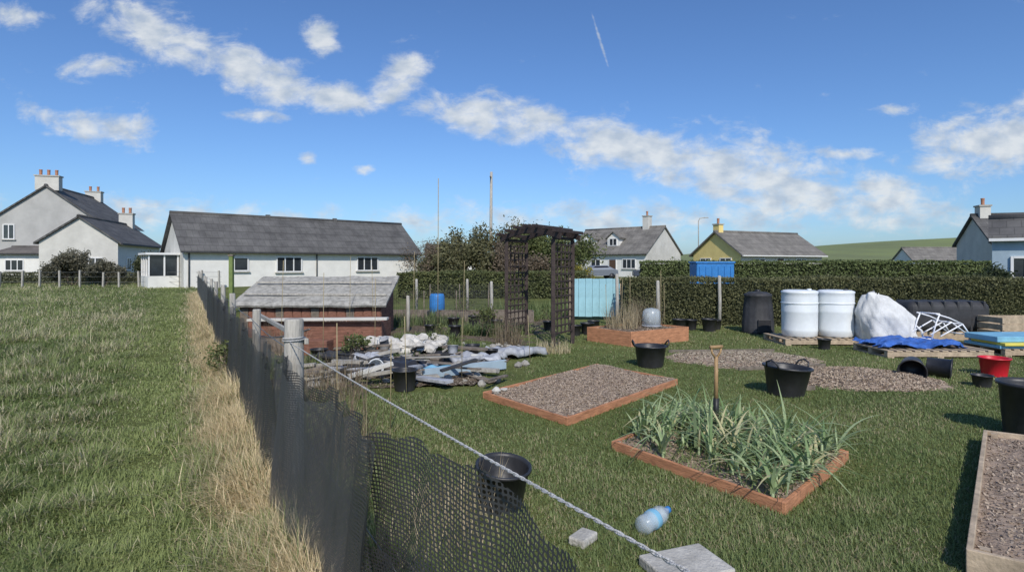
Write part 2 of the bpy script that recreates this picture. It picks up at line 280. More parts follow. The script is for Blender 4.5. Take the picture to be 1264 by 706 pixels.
# ------------------------------------------------------------ soil sheets
def soilgrid(name,p4,z0,m,parent,n=40,amp=.05,chips=2500,cc=((.20,.15,.10),(.38,.30,.22)),seed=1,sz=(.005,.018)):
    a,b,c,d=[np.array(p) for p in p4]
    s,t=np.meshgrid(np.linspace(0,1,n),np.linspace(0,1,n)); s=s.ravel();t=t.ravel()
    P=a[None]*((1-s)*(1-t))[:,None]+b[None]*(s*(1-t))[:,None]+c[None]*(s*t)[:,None]+d[None]*((1-s)*t)[:,None]
    z=z0+amp*(fbm(P[:,0],P[:,1],.35,seed)-.5)*2+amp*.5*(rng.uniform(0,1,len(s))-.5)
    V=np.column_stack([P,z]); F=[(j*n+i,j*n+i+1,(j+1)*n+i+1,(j+1)*n+i) for j in range(n-1) for i in range(n-1)]
    o=mesh(name,V.tolist(),F,m,parent)
    s=rng.uniform(0.01,.99,chips);t=rng.uniform(.01,.99,chips)
    P=a[None]*((1-s)*(1-t))[:,None]+b[None]*(s*(1-t))[:,None]+c[None]*(s*t)[:,None]+d[None]*((1-s)*t)[:,None]
    z=z0+amp*(fbm(P[:,0],P[:,1],.35,seed)-.5)*2+.006
    quads('clods',leafquads(np.column_stack([P,z]),rng.uniform(sz[0],sz[1],chips),1.2),chipm,colmix(cc[0],cc[1],rng.uniform(0,1,chips)),parent or o)
def raised_bed(pts,h,soilz,soil,board=None,chips=3000,bh0=0,cc=((.26,.20,.145),(.46,.375,.29)),t=.03,amp=.03,name='raised_bed'):
    e=empty(name); board=board or M['board']
    for i in range(4):
        p=Vector((*pts[i],0));q=Vector((*pts[(i+1)%4],0)); d=(q-p).normalized()
        ex=t/2 if i%2 else -t/2
        beam('board_%d'%i,p-d*ex+Vector((0,0,h/2)),q+d*ex+Vector((0,0,h/2+random.uniform(-.008,.008))),t,h+.02*(i%2)*.2,board,e)
    cx=sum(a[0] for a in pts)/4;cy=sum(a[1] for a in pts)/4
    for i,p in enumerate(pts):
        q=(p[0]+(cx-p[0])*.05,p[1]+(cy-p[1])*.05); box('corner_post_%d'%i,(q[0],q[1],h/2),(.045,.045,h-.01),board,e,rz=.9)
    soilgrid('soil',pts,soilz,soil,e,chips=chips,cc=cc,amp=amp,sz=(.004,.013)); return e
raised_bed(bedA,.085,.06,M['soil'],chips=2500)
raised_bed(bedB,.085,.075,M['soil'],chips=13000)
raised_bed([(1.62,12.1),(2.35,11.2),(3.75,12.1),(3.0,13.0)],.30,.27,M['soild'],chips=1500)
raised_bed([(4.30,5.15),(2.42,3.0),(4.4,1.6),(6.4,3.8)],.14,.10,M['soil'],chips=12000,board=M['wood'])
def mound(name,cx,cy,rx,ry,rot,h,m,chips,cc):
    n=34;V=[];F=[];c,s=math.cos(rot),math.sin(rot)
    e=empty(name)
    for j in range(n):
        for i in range(n):
            a=(i/(n-1)*2-1)*1.15;b=(j/(n-1)*2-1)*1.15; x=a*rx;y=b*ry; X=cx+x*c-y*s;Y=cy+x*s+y*c
            wob=float(fbm(np.array([X]),np.array([Y]),.5,3)[0]-.5)
            r=math.sqrt(a*a+b*b)+wob*.45; z=h*max(-.3,(1-r**3))+.04*(random.random()-.5); V.append((X,Y,z))
    F=[(j*n+i,j*n+i+1,(j+1)*n+i+1,(j+1)*n+i) for j in range(n-1) for i in range(n-1)]
    mesh('soil',V,F,m,e)
    r=np.sqrt(rng.uniform(0,1.0,chips));a=rng.uniform(0,6.28,chips); x=r*np.cos(a)*rx;y=r*np.sin(a)*ry; X=cx+x*c-y*s;Y=cy+x*s+y*c
    rr=r+(fbm(X,Y,.5,3)-.5)*.45; k=rr<1.05; X,Y,rr=X[k],Y[k],rr[k]
    P=np.stack([X,Y,np.maximum(.005,h*(1-np.abs(rr)**3))+.012],1)
    quads('clods',leafquads(P,rng.uniform(.005,.018,len(X)),.8),chipm,colmix(cc[0],cc[1],rng.uniform(0,1,len(X))),e)
mound('bare_vegetable_patch',4.95,8.1,1.1,.85,.1,.09,M['soil'],8000,((.27,.20,.14),(.50,.41,.31)))
mound('bare_vegetable_patch',3.95,9.7,1.2,.85,0,.08,M['soil'],6000,((.27,.22,.16),(.46,.40,.31)))
for a,b in [((3.3,7.25),(3.95,7.4)),((3.5,8.75),(5.0,9.05)),((2.9,10.5),(4.9,10.6))]:
    beam('edging_board',(*a,.02),(*b,.025),.03,.06,M['oldwood'])
# ------------------------------------------------------------ leeks
def leeks():
    A=np.array(bedA); P=[];
    for i in range(8):
        for j in range(13):
            s=(i+.5+random.uniform(-.25,.25))/8; t=(j+.5+random.uniform(-.3,.3))/13
            if t<.25 and s<.8 and random.random()<.6: continue
            p=A[0]*(1-s)*(1-t)+A[1]*s*(1-t)+A[2]*s*t+A[3]*(1-s)*t; P.append(p)
    P=np.array(P); n=len(P); k=10
    PP=np.repeat(P,k,0); N=n*k; lv=np.tile(np.arange(k),n)
    fan=np.repeat(rng.uniform(0,6.28,n),k)+np.where(lv%2==0,0,math.pi)+rng.normal(0,.5,N)
    base=np.column_stack([PP+rng.normal(0,.008,(N,2)),.08+.05*rng.uniform(0,1,N)])
    L=rng.uniform(.22,.54,N)*np.repeat(rng.uniform(.6,1.15,n),k)
    c=colmix((.17,.27,.10),(.42,.50,.27),rng.uniform(0,1,N)); y=rng.uniform(0,1,N)<.14; c[y]=(.62,.57,.32)
    e=empty('leek_plants')
    quads('leaves',ribbons(base,L,rng.uniform(.012,.032,N),fan,rng.uniform(.1,.75,N),rng.uniform(.1,1.15,N),6,2.2),grassm,c,parent=e,strips=6)
    V=[];F=[]
    for p in P:
        b=len(V)
        for zz,r in ((.05,.014),(.2,.011)):
            for q in range(6): V.append((p[0]+r*math.cos(q*1.047),p[1]+r*math.sin(q*1.047),zz))
        for q in range(6): F.append((b+q,b+(q+1)%6,b+6+(q+1)%6,b+6+q))
    mesh('stems',V,F,mat('leek_stem',(.42,.5,.28),.6,.1),e,smooth=True)
    s=rng.uniform(.03,.97,2600);t=rng.uniform(.03,.97,2600); Q=A[0][None]*((1-s)*(1-t))[:,None]+A[1][None]*(s*(1-t))[:,None]+A[2][None]*(s*t)[:,None]+A[3][None]*((1-s)*t)[:,None]
    quads('bed_weeds',ribbons(np.column_stack([Q,np.full(2600,.06)]),rng.uniform(.03,.14,2600),rng.uniform(.004,.012,2600),rng.uniform(0,6.28,2600),rng.uniform(.2,.8,2600),rng.uniform(0,.6,2600),2),grassm,colmix((.12,.18,.05),(.28,.34,.13),rng.uniform(0,1,2600)),parent=e,strips=2)
leeks()
# ------------------------------------------------------------ fence
def fence():
    f=empty('netting_fence')
    ys=[.55,4.0,6.2,8.7,11.2,13.8,16.5,19.6,23.0,26.5,30]
    for i,y in enumerate(ys):
        h=1.26 if i<2 else 1.12+.16*random.random(); r=.068 if i==1 else .045; lx=random.uniform(-.05,.05) if i>1 else 0
        P=[Vector((FX(y)+.03,y,-.2)),Vector((FX(y)+.03+lx*.6,y,h*.6)),Vector((FX(y)+.03+lx,y,h-.012)),Vector((FX(y)+.03+lx,y,h))]
        tube('post_%d'%i,P,r,M['postw'],f,12,[r,r*.97,r*.95,r*.86])
    def net(nm,y0,y1,off,topf,m,seed,n=220,rows=16,bot=0.0):
        V=[];UV=[]
        for i in range(n+1):
            y=y0+(y1-y0)*i/n
            for j in range(rows+1):
                t=j/rows; top=topf(y)+.022*math.sin(y*5+seed)+.010*math.sin(y*13.7+seed)+.01*math.sin(y*31+seed); z=bot+(top-bot)*t
                d=off+.03*math.sin(y*4.1+seed+t*1.5)+.018*math.sin(y*11.3+t*5+seed*2)+.009*math.sin(y*27+t*9+seed)+.03*(1-t)*math.sin(y*2.3+seed)
                V.append((FX(y)+d*.866,y+d*.5,z)); UV.append((y*1.155+.03*t*math.sin(y*2+seed),z+.02*math.sin(y*3.3)+.015*math.sin(y*9)))
        F=[(i*(rows+1)+j,(i+1)*(rows+1)+j,(i+1)*(rows+1)+j+1,i*(rows+1)+j+1) for i in range(n) for j in range(rows)]
        o=mesh(nm,V,F,m,f,smooth=True); ul=o.data.uv_layers.new(name='UVMap')
        for lp in o.data.loops: ul.data[lp.index].uv=UV[lp.vertex_index]
    tf=lambda y: 1.15-.045*min(y,3.2) if y<4 else 1.0
    net('net_front',.5,2.15,-.0,tf,net1,.3)
    net('net_front_fold',.5,2.1,-.07,lambda y:.62-.08*math.sin(y*3),net1,3.3)
    net('net_mid',2.0,4.1,-.05,tf,net1,1.3)
    net('net_mid_overlap',1.95,4.2,-.10,lambda y:tf(y)-.02,net2,2.7)
    net('net_far',4.0,30,-.05,lambda y:.98-.04*math.sin(y*1.2)-.02*math.sin(y*3.1),net2,4.2,n=500)
    net('net_far_overlap',4.0,16,-.10,lambda y:.95-.05*math.sin(y*1.7),net1,5.2,n=300)
    def wire(y0,z0,y1,z1,sag,off,r,m,nm,n=30,wob=0):
        pts=[]
        for i in range(n+1):
            t=i/n; y=y0+(y1-y0)*t; pts.append((FX(y)+off,y+off*.5,z0+(z1-z0)*t-sag*4*t*(1-t)+wob*math.sin(i*2.1)))
        tube(nm,pts,r,m,f,6)
    for ph in (0,math.pi):
        pts=[]
        for i in range(900):
            t=i/899; y=.55+(4.0-.55)*t; z=1.215+(1.10-1.215)*t-.012*math.sin(math.pi*t); a=t*3.9/.028*math.pi+ph
            pts.append((FX(y)-.01+.0019*math.cos(a),y+.0008*math.cos(a),z+.0019*math.sin(a)))
        tube('rope_strand',pts,.0022,M['rope'],f,5)
    tube('rope_loop',[(FX(4)+.03+.073*math.cos(a*.5),4+.073*math.sin(a*.5),1.10+.004*a/3) for a in range(26)],.005,M['rope'],f,6)
    for k in range(1,10): wire(ys[k],1.06,ys[k+1],1.06,.02,-.02,.0035,M['wire'],'wire_%d'%k)
    wire(.55,.6,4,.6,.03,.0,.0025,M['wire'],'wire_mid')
    wire(4.0,1.18,7.2,.75,.05,.12,.006,M['wire'],'brace_wire')
    beam('tie_board',(FX(4)+.12,4.0,1.10),(FX(7.2)+.2,7.2,1.0),.03,.04,M['postw'],f)
fence()
# ------------------------------------------------------------ houses
def house(name,origin,ang,L,W,eh,rh,wall,roof,windows=(),doors=(),chims=(),gwin=(),ov=.3,gablewall=None,vent=()):
    e=empty(name,(origin[0],origin[1],0),ang)
    v=[(0,0,-.3),(L,0,-.3),(L,W,-.3),(0,W,-.3),(0,0,eh),(L,0,eh),(L,W,eh),(0,W,eh),(0,W/2,rh),(L,W/2,rh)]
    mesh('walls',v,[(0,1,5,4),(2,3,7,6)],wall,e); mesh('gable_walls',v,[(1,2,6,9,5),(3,0,4,8,7)],gablewall or wall,e)
    k=(rh-eh)/(W/2); t=.16
    for sgn,nm in ((0,'roof_front'),(1,'roof_back')):
        y0=-ov if sgn==0 else W+ov; ym=W/2; z0=eh-ov*k+.02; z1=rh+.02
        V=[(-ov*.7,y0,z0),(L+ov*.7,y0,z0),(L+ov*.7,ym,z1),(-ov*.7,ym,z1)]; V+=[(a,b,c+t) for a,b,c in V]
        mesh(nm,V,[(0,3,2,1),(4,5,6,7),(0,1,5,4),(1,2,6,5),(3,0,4,7)] ,roof,e)
    tube('ridge_tiles',[(-ov*.7,W/2,rh+.17),(L+ov*.7,W/2,rh+.17)],.13,roof,e,6)
    beam('gutter',(-ov*.6,-ov-.06,eh-ov*k+.06),(L+ov*.6,-ov-.06,eh-ov*k+.06),.11,.1,M['frame'] if wall!=M['white'] else M['blackr'],e,0)
    def win(x,z,w_,h,nm,rotg=False,y=0,mull=2):
        def bx(n2,cx,cz,sx,sz,d,m,th):
            if not rotg: box(n2,(cx,y-d,cz),(sx,th,sz),m,e)
            else: box(n2,(-d,cx,cz),(th,sx,sz),m,e)
        bx(nm+'_glass',x,z,w_-.1,h-.1,.01,M['glass'],.06)
        for s in (-1,1): bx(nm+'_jamb',x+s*(w_/2-.035),z,.08,h,.03,M['frame'],.1); bx(nm+'_rail',x,z+s*(h/2-.035),w_-.16,.08,.03,M['frame'],.1)
        for q in range(1,mull): bx(nm+'_mullion',x-w_/2+w_*q/mull,z,.07,h-.16,.03,M['frame'],.1)
        bx(nm+'_sill',x,z-h/2-.05,w_+.2,.07,.07,M['conc'],.16)
    for i,(x,z,w_,h,mu) in enumerate(windows): win(x,z,w_,h,'window_%d'%i,mull=mu)
    for i,(x,z,w_,h,mu) in enumerate(gwin): win(x,z,w_,h,'gable_window_%d'%i,True,mull=mu)
    for i,(x,w_,h,m) in enumerate(doors):
        box('door_%d'%i,(x,-.02,h/2),(w_,.08,h),m,e)
        for s in (-1,1): box('door_frame',(x+s*(w_/2+.04),-.03,h/2),(.08,.12,h+.05),M['frame'],e)
    for i,(x,y,top,sx,sy,m,np_) in enumerate(chims):
        zb=rh-abs(y-W/2)*k-.3; box('chimney_%d'%i,(x,y,(zb+top)/2),(sx,sy,top-zb),m,e); box('chimney_cap_%d'%i,(x,y,top+.06),(sx+.14,sy+.14,.12),M['conc'],e)
        for q in range(np_):
            yy=y+(q-(np_-1)/2)*sy/np_; lathe('chimney_pot',[(.15,0),(.12,.1),(.13,.5),(.15,.55),(.10,.55)],M['pot'],e,10,loc=(x,yy,top+.12))
    return e
bung=house('white_bungalow',(-22,38),math.atan2(.66,.75),18.2,6.4,2.62,5.1,M['white'],M['slate'],
   windows=[(3.6,1.6,1.0,1.0,1),(7.0,1.58,1.9,1.15,3),(13.4,1.62,1.9,1.15,3)],gablewall=M['offw'],ov=.35)
for x in (6.5,12): box('roof_vent',(x,3.2,5.35),(.3,.25,.25),M['slate'],bung)
for x in (.3,9.1,17.9): tube('downpipe',[(x,-.08,0),(x,-.08,2.5)],.045,M['blackr'],bung,6)
pe=bung
box('porch_base',(-.95,2.6,.3),(1.8,2.8,1.0),M['white'],pe)
for y in (1.25,2.15,3.05,3.95): box('porch_post',(-1.8,y,1.5),(.09,.09,1.5),M['frame'],pe)
box('porch_glass',(-.95,2.6,1.5),(1.62,2.6,1.4),M['glass'],pe); box('porch_roof',(-.95,2.6,2.3),(2.1,3.1,.14),M['frame'],pe)
for x in (-1.8,-.9,-.1): box('porch_mullion',(x,1.25,1.5),(.09,.1,1.5),M['frame'],pe)
house('white_farmhouse',(-40.0,55),math.atan2(.954,-.3),12,8.6,5.6,8.9,M['offw'],M['slate'],windows=[(3,4.2,1,1.3,2),(8,4.2,1,1.3,2),(3,1.5,1,1.3,2),(8,1.5,1,1.3,2)],
   chims=[(.5,4.3,9.9,.8,1.9,M['offw'],3),(11.3,4.3,9.7,.8,1.5,M['offw'],2)],gwin=[(7.2,4.6,.9,1.4,2)],gablewall=M['grey'])
house('white_cottage',(-33.0,47.5),math.atan2(.954,-.3),12,5.5,3.4,5.4,M['white'],M['slate'],windows=[(2.5,1.6,1.1,1.1,2),(7,1.6,1.1,1.1,2)],doors=[(4.8,.95,2.0,M['door'])],chims=[(11.3,2.75,6.6,.7,1.2,M['offw'],2)],gwin=[(1.6,1.6,1.0,1.1,2)],gablewall=M['offw'])
house('white_garage',(-45.5,50),math.atan2(0.05,1),7.5,4,2.5,3.0,M['white'],M['slate2'],windows=[(1.6,1.5,1.6,1.0,3)],doors=[(5.1,2.6,2.1,M['blackr'])])
dh=house('dormer_house',(7.5,76),-math.pi/4,12,8.2,2.9,6.1,M['white'],M['slate3'],windows=[(1.6,1.6,1.5,1.2,2),(4.6,1.6,1.5,1.2,2),(9.6,1.6,1.9,1.2,3)],doors=[(7.2,1.0,2.1,M['door'])],
   chims=[(9.6,4.1,7.6,.8,.9,M['offw'],1)],gablewall=M['offw'])
for dx in (2.6,6.6):
    V=[(-.9,0,0),(.9,0,0),(.9,0,1.1),(0,0,1.75),(-.9,0,1.1),(-.9,2.8,0),(.9,2.8,0),(.9,2.8,1.1),(0,2.8,1.75),(-.9,2.8,1.1)]
    V=[(a+dx,b+1.0,c+3.75) for a,b,c in V]
    mesh('dormer_wall',V,[(0,1,2,3,4),(0,4,9,5),(1,6,7,2)],M['white'],dh)
    R=[(-1.15,-.2,.98),(0,-.2,1.85),(1.15,-.2,.98),(-1.15,2.8,.98),(0,2.8,1.85),(1.15,2.8,.98)]; R=[(a+dx,b+1.0,c+3.75) for a,b,c in R]; R2=[(a,b,c+.12) for a,b,c in R]
    mesh('dormer_roof',R+R2,[(6,7,10,9),(7,8,11,10),(0,1,7,6),(1,2,8,7),(0,3,4,1),(1,4,5,2)],M['slate3'],dh)
    box('dormer_window',(dx,.97,4.35),(1.1,.06,.85),M['glass'],dh)
    for s in (-1,0,1): box('dormer_frame',(dx+s*.55,.95,4.35),(.08,.1,.95),M['frame'],dh)
    for s in (-1,1): box('dormer_frame_rail',(dx,.95,4.35+s*.45),(1.02,.09,.08),M['frame'],dh)
yh=house('yellow_bungalow',(22.2,55),math.atan2(.43,.9),11.8,6.4,2.6,4.75,M['offw'],M['slate3'],windows=[(2.5,1.6,1.5,1.1,2),(8.5,1.6,1.5,1.1,2)],doors=[(5.4,.95,2.1,M['door'])],
   chims=[(.5,3.4,5.6,.6,.8,M['yellow'],1)],gwin=[(1.9,1.6,1.5,1.2,2),(4.6,1.6,1.5,1.2,2)],gablewall=M['yellow'],ov=.4)
house('low_white_cottage',(60,85),math.atan2(-.1,1),9,5,2.2,3.9,M['white'],M['slate3'],windows=[(2,1.4,1,1,2),(6,1.4,1,1,2)])
house('slate_roof_house',(35.6,42),math.atan2(-.3,.95),9,6,3.2,5.3,M['offw'],M['slate'],windows=[(2,1.7,1,1,2)],chims=[(.6,3,6.1,.7,.9,M['offw'],1)])
house('background_bungalow',(-14,92),.1,8,6,2.5,4.6,M['white'],M['slate2'],windows=[(3,1.6,1.5,1.1,2),(6,1.6,1.5,1.1,2)])
sh=house('garden_shed',(17.1,20.2),-.7,3.0,2.4,2.5,3.15,M['bluegrey'],M['slate'],windows=[(.9,1.5,.8,.8,2)],doors=[(2.2,.8,1.9,M['frame'])],ov=.15)
# ------------------------------------------------------------ hedges, shrubs
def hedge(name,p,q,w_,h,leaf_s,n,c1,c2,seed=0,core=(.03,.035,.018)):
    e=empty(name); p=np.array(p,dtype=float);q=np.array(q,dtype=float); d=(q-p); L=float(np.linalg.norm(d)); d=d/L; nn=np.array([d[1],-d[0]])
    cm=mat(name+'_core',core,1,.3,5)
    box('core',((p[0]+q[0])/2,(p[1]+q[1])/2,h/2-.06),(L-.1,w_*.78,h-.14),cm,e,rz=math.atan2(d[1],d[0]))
    s=rng.uniform(0,L,n); face=rng.uniform(0,1,n); fr=h/(h+w_)
    u_=rng.uniform(0,1,n); z=np.where(face<fr,u_*h,h); a=np.where(face<fr,w_/2*np.where(rng.uniform(0,1,n)<.7,1,-1),(u_-.5)*w_)
    bump=(fbm(s,z*1.2+a,.6,seed)-.5)*.18; z=z+np.where(face<fr,0,bump+.10*(fbm(s,s*0,2.3,seed+9)-.5))+rng.normal(0,.03,n); a=a+np.where(face<fr,np.sign(a)*bump,0)+rng.normal(0,.03,n)
    P=np.column_stack([p[0]+d[0]*s+nn[0]*a,p[1]+d[1]*s+nn[1]*a,np.maximum(z,.02)])
    t=np.clip(rng.uniform(0,1,n)*.6+fbm(s,z,.8,seed+4)*.8-.2,0,1)
    quads('leaves',leafquads(P,rng.uniform(.6,1.3,n)*leaf_s),leaf,colmix(c1,c2,t),e)
hedge('clipped_hedge',(3.0,15.6),(17.5,14.9),.9,1.22,.022,70000,(.07,.08,.035),(.22,.215,.10),1)
hedge('clipped_hedge',(9,40),(36,36),1.2,1.75,.06,26000,(.10,.13,.05),(.22,.26,.10),2)
hedge('clipped_hedge',(-5.4,27),(3.5,27),1.0,1.2,.04,14000,(.07,.09,.035),(.19,.20,.08),3)
hedge('field_hedge',(60,190),(330,205),3,2.5,.5,5000,(.08,.09,.04),(.14,.16,.07),4)
hedge('field_hedge',(90,260),(430,300),3,3,.5,5000,(.08,.09,.04),(.14,.16,.07),5)
def shrub(name,x,y,h,r,n,ls,c1,c2,twigs=60,seed=0,bare=0.,z0=0):
    rs=random.Random(seed); e=empty(name,(x,y,z0)); V=[];F=[]; tips=[]
    def seg(p,q,r0,r1):
        b=len(V); t=(q-p).normalized(); a=t.orthogonal().normalized(); c=t.cross(a)
        for pp,rr in((p,r0),(q,r1)):
            for k in range(4): an=k*1.5708; V.append(pp+a*math.cos(an)*rr+c*math.sin(an)*rr)
        for k in range(4): F.append((b+k,b+(k+1)%4,b+4+(k+1)%4,b+4+k))
    def grow(p,d,L,r0,lvl):
        q=p+d*L; seg(p,q,r0,r0*.6); tips.append(q)
        if lvl==0: return
        for _ in range(rs.choice((2,3,3))):
            nd=(d+Vector((rs.gauss(0,.5),rs.gauss(0,.5),rs.gauss(0.1,.35)))).normalized(); grow(p+d*L*rs.uniform(.5,1),nd,L*rs.uniform(.6,.85),r0*.6,lvl-1)
    stems=max(3,int(twigs/12))
    for i in range(stems):
        a=rs.uniform(0,6.28); d=Vector((math.cos(a)*.5*r/h*1.6,math.sin(a)*.5*r/h*1.6,1)).normalized(); grow(Vector((rs.uniform(-.25,.25)*r,rs.uniform(-.25,.25)*r,0)),d,h*.36,.012*h,4)
    mesh('branches',V,F,M['bark'],e)
    if n:
        T=np.array([tuple(t) for t in tips]); idx=rng.integers(0,len(T),n); P=T[idx]+rng.normal(0,.06*h,(n,3)); P[:,2]=np.maximum(P[:,2],.03)
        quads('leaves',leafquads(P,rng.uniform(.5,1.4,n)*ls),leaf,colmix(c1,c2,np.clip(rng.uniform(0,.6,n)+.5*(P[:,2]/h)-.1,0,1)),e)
olive=((.07,.07,.035),(.20,.19,.09)); gr=((.06,.085,.03),(.18,.20,.07)); brn=((.12,.09,.06),(.24,.19,.13))
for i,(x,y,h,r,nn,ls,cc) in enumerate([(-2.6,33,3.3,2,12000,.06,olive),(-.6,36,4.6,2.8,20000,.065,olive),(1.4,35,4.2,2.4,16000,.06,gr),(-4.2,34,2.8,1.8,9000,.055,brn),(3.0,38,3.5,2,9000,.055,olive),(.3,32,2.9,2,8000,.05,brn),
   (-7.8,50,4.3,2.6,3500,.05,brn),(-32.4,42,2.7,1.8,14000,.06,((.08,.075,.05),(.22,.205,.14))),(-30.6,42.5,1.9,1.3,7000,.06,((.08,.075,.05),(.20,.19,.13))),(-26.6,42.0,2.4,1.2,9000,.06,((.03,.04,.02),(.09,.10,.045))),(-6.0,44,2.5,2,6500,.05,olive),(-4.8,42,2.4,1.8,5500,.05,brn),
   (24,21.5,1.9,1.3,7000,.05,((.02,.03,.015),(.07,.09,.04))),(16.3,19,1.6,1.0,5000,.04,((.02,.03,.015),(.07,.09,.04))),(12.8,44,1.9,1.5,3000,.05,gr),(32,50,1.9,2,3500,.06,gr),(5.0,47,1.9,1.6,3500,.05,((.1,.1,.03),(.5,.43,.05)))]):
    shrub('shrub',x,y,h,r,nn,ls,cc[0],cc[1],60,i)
up=empty('utility_pole',(-1.9,50,0)); tube('pole',[(0,0,-.5),(.08,0,9.7)],.13,M['postw'],up,8,[.16,.11]); beam('crossarm',(-.0,-.6,9.2),(.1,.6,9.2),.1,.1,M['bark'],up)
lp=empty('street_lamp',(26.3,80,0)); tube('column',[(0,0,0),(0,0,7.6),(.2,0,8),(.9,0,8.1)],.07,M['conc'],lp,8); box('lantern',(1.1,0,8.1),(.6,.22,.14),M['grey'],lp,bev=.03)
ff=empty('post_and_wire_fence')
for i in range(16):
    x=-40+i*1.35; y=38.5; box('post',(x+random.uniform(-.2,.2),y,.55),(.1,.1,1.2+random.uniform(-.25,.12)),M['postw'],ff,rot=(0,random.uniform(-.06,.06),0))
for z in (.4,.75,1.05): beam('rail_wire',(-40,38.5,z),(-19.7,38.5,z),.015,.015,M['wire'],ff,0)
hedge('rough_hedge',(-52,46),(-29,46),.8,.85,.06,9000,(.09,.10,.055),(.22,.22,.13),8)
gp=empty('green_post',(-9.4,19,0)); box('shaft',(0,0,.95),(.13,.13,1.9),mat('green_paint',(.17,.22,.07),.8,.2),gp,bev=.01); box('cap',(0,0,1.92),(.17,.17,.05),M['oldwood'],gp)
# ------------------------------------------------------------ pergola arch
def pergola():
    e=empty('garden_arch'); d1=Vector((.50,.80,0)); A=Vector((-.12,12.35,0)); B=Vector((.80,11.0,0)); H=2.12; pl=.85; d1=d1.normalized()*pl
    for base,nm in ((A,'left'),(B,'right')):
        for k in (0,1): beam('post_'+nm,base+d1*k,base+d1*k+Vector((0,0,H)),.08,.08,M['perg'],e)
        for i in range(1,5):
            p=base+d1*(i/5); beam('lattice_v',p+Vector((0,0,.25)),p+Vector((0,0,H-.05)),.02,.03,M['perg'],e,0)
        for i in range(13):
            z=.28+i*.145; off=Vector((.018,.012,0)); beam('lattice_h',base+off+Vector((0,0,z)),base+off+d1+Vector((0,0,z)),.02,.03,M['perg'],e,0)
        beam('side_rail',base+Vector((0,0,H+.03)),base+d1+Vector((0,0,H+.03)),.07,.06,M['perg'],e)
    s=B-A
    for k in (0,1):
        n=8; pts=[]
        for i in range(n+1):
            t=-.14+1.28*i/n; z=H+.05+.16*math.sin(math.pi*min(1,max(0,(t+.14)/1.28))); pts.append(A+s*t+d1*k+Vector((0,0,z)))
        for i in range(n): beam('arch_beam',pts[i],pts[i+1],.04,.11,M['perg'],e)
    for i in range(7):
        t=-.1+1.2*i/6; z=H+.14+.16*math.sin(math.pi*(t+.14)/1.28); p=A+s*t; u_=d1.normalized()
        beam('rafter',p-u_*.22+Vector((0,0,z)),p+d1+u_*.22+Vector((0,0,z)),.045,.06,M['perg'],e)
pergola()
# ------------------------------------------------------------ small objects
def pot(name,x,y,r,h,m=None,rot=(0,0,0),z=0,soil=False,handles=False,flare=.8):
    e=empty(name,(x,y,z)); e.rotation_euler=rot; m=m or M['black']
    lathe('body',[(r*flare,0),(r*flare*1.01,.01),(r*.97,h*.93),(r*1.06,h*.94),(r*1.06,h),(r*.98,h),(r*.93,h*.93),(r*flare*.95,.03),(.001,.03)],m,e,28)
    if soil: lathe('compost',[(r*.9,h*.78),(r*.6,h*.8),(.001,h*.81)],M['soild'],e,16)
    if handles:
        for s in (-1,1):
            tube('handle',[(s*r*1.0,-.09,h*.95),(s*r*1.12,-.07,h+.05),(s*r*1.15,0,h+.08),(s*r*1.12,.07,h+.05),(s*r*1.0,.09,h*.95)],.012,m,e,6)
    return e
pot('black_trug',2.22,9.1,.25,.34,handles=True); pot('black_trug',3.45,7.15,.28,.36,handles=True,flare=.75,rot=(.03,.06,.5))
pot('black_plant_pot',3.38,7.12,.15,.26,z=.06,rot=(.0,.25,0))
pot('black_bucket',-.08,3.85,.18,.30,rot=(.12,.08,0))
pot('black_plant_pot',5.82,8.25,.17,.34,rot=(math.radians(98),0,math.radians(-35)),z=.17); pot('black_plant_pot',6.1,8.35,.15,.3,rot=(math.radians(95),0,math.radians(50)),z=.15)
pot('red_bucket',7.1,8.35,.19,.27,M['red'],flare=.78)
pot('black_bin',4.93,5.4,.24,.52); pot('black_plant_pot',6.3,7.6,.12,.16)
for (x,y,r) in [(1.45,13.0,.14),(1.75,13.2,.16),(2.0,13.9,.15),(4.1,13.9,.17),(4.45,14.1,.15),(4.8,13.8,.18),(5.1,14.2,.14),(-1.0,15,.16),(-.6,15.2,.16),(-1.5,14.6,.15),(.9,13.9,.14),(2.9,14.2,.16),(-3.2,9.4,.14),(-1.4,7.4,.16),(-.4,14,.15),(-1.3,12.9,.14),(-1.9,13.2,.13),(-.7,10.0,.13),(-.35,9.7,.11),(9.0,9.6,.13),(6.0,10.9,.12)]:
    pot('black_plant_pot',x,y,r,r*1.7,soil=True)
for (x,y,r,a) in [(-2.3,10.2,.12,.3),(-1.7,10.4,.10,1.4),(-2.0,8.3,.11,1.3),(-1.0,9.6,.09,.2)]:
    pot('pale_plastic_pot',x,y,r,r*1.6,M['silver'] if a<1 else M['barrel'],rot=(a,0,x*3),z=.12)
cbn=empty('compost_bin',(5.85,13.5,0)); lathe('body',[(.37,0),(.36,.05),(.35,.3),(.34,.32),(.33,.6),(.325,.62),(.30,.86),(.31,.87),(.31,.92),(.2,.97),(.001,.99)],M['blackr'],cbn,60,flutes=15,fl=.012); box('hatch',(0,-.355,.2),(.3,.04,.3),M['black'],cbn,bev=.01); lathe('lid_knob',[(.06,.97),(.06,1.02),(.001,1.03)],M['black'],cbn,12)
def pallet(x,y,w_,d,rz=0,z=0,m=None,name='wooden_pallet'):
    e=empty(name,(x,y,z),rz); m=m or M['wood']
    for i in range(3): box('bearer',(0,(i-1)*(d/2-.05),.07),(w_,.09,.08),m,e)
    for i in range(3): box('bottom_slat',((i-1)*(w_/2-.06),0,.015),(.11,d,.028),m,e)
    k=int(w_/.15)
    for i in range(k): box('top_slat',(-w_/2+.05+i*(w_-.1)/(k-1),0,.125),(.1,d,.024),m,e,bev=.003)
    return e
pallet(6.3,11.85,1.65,1.0)
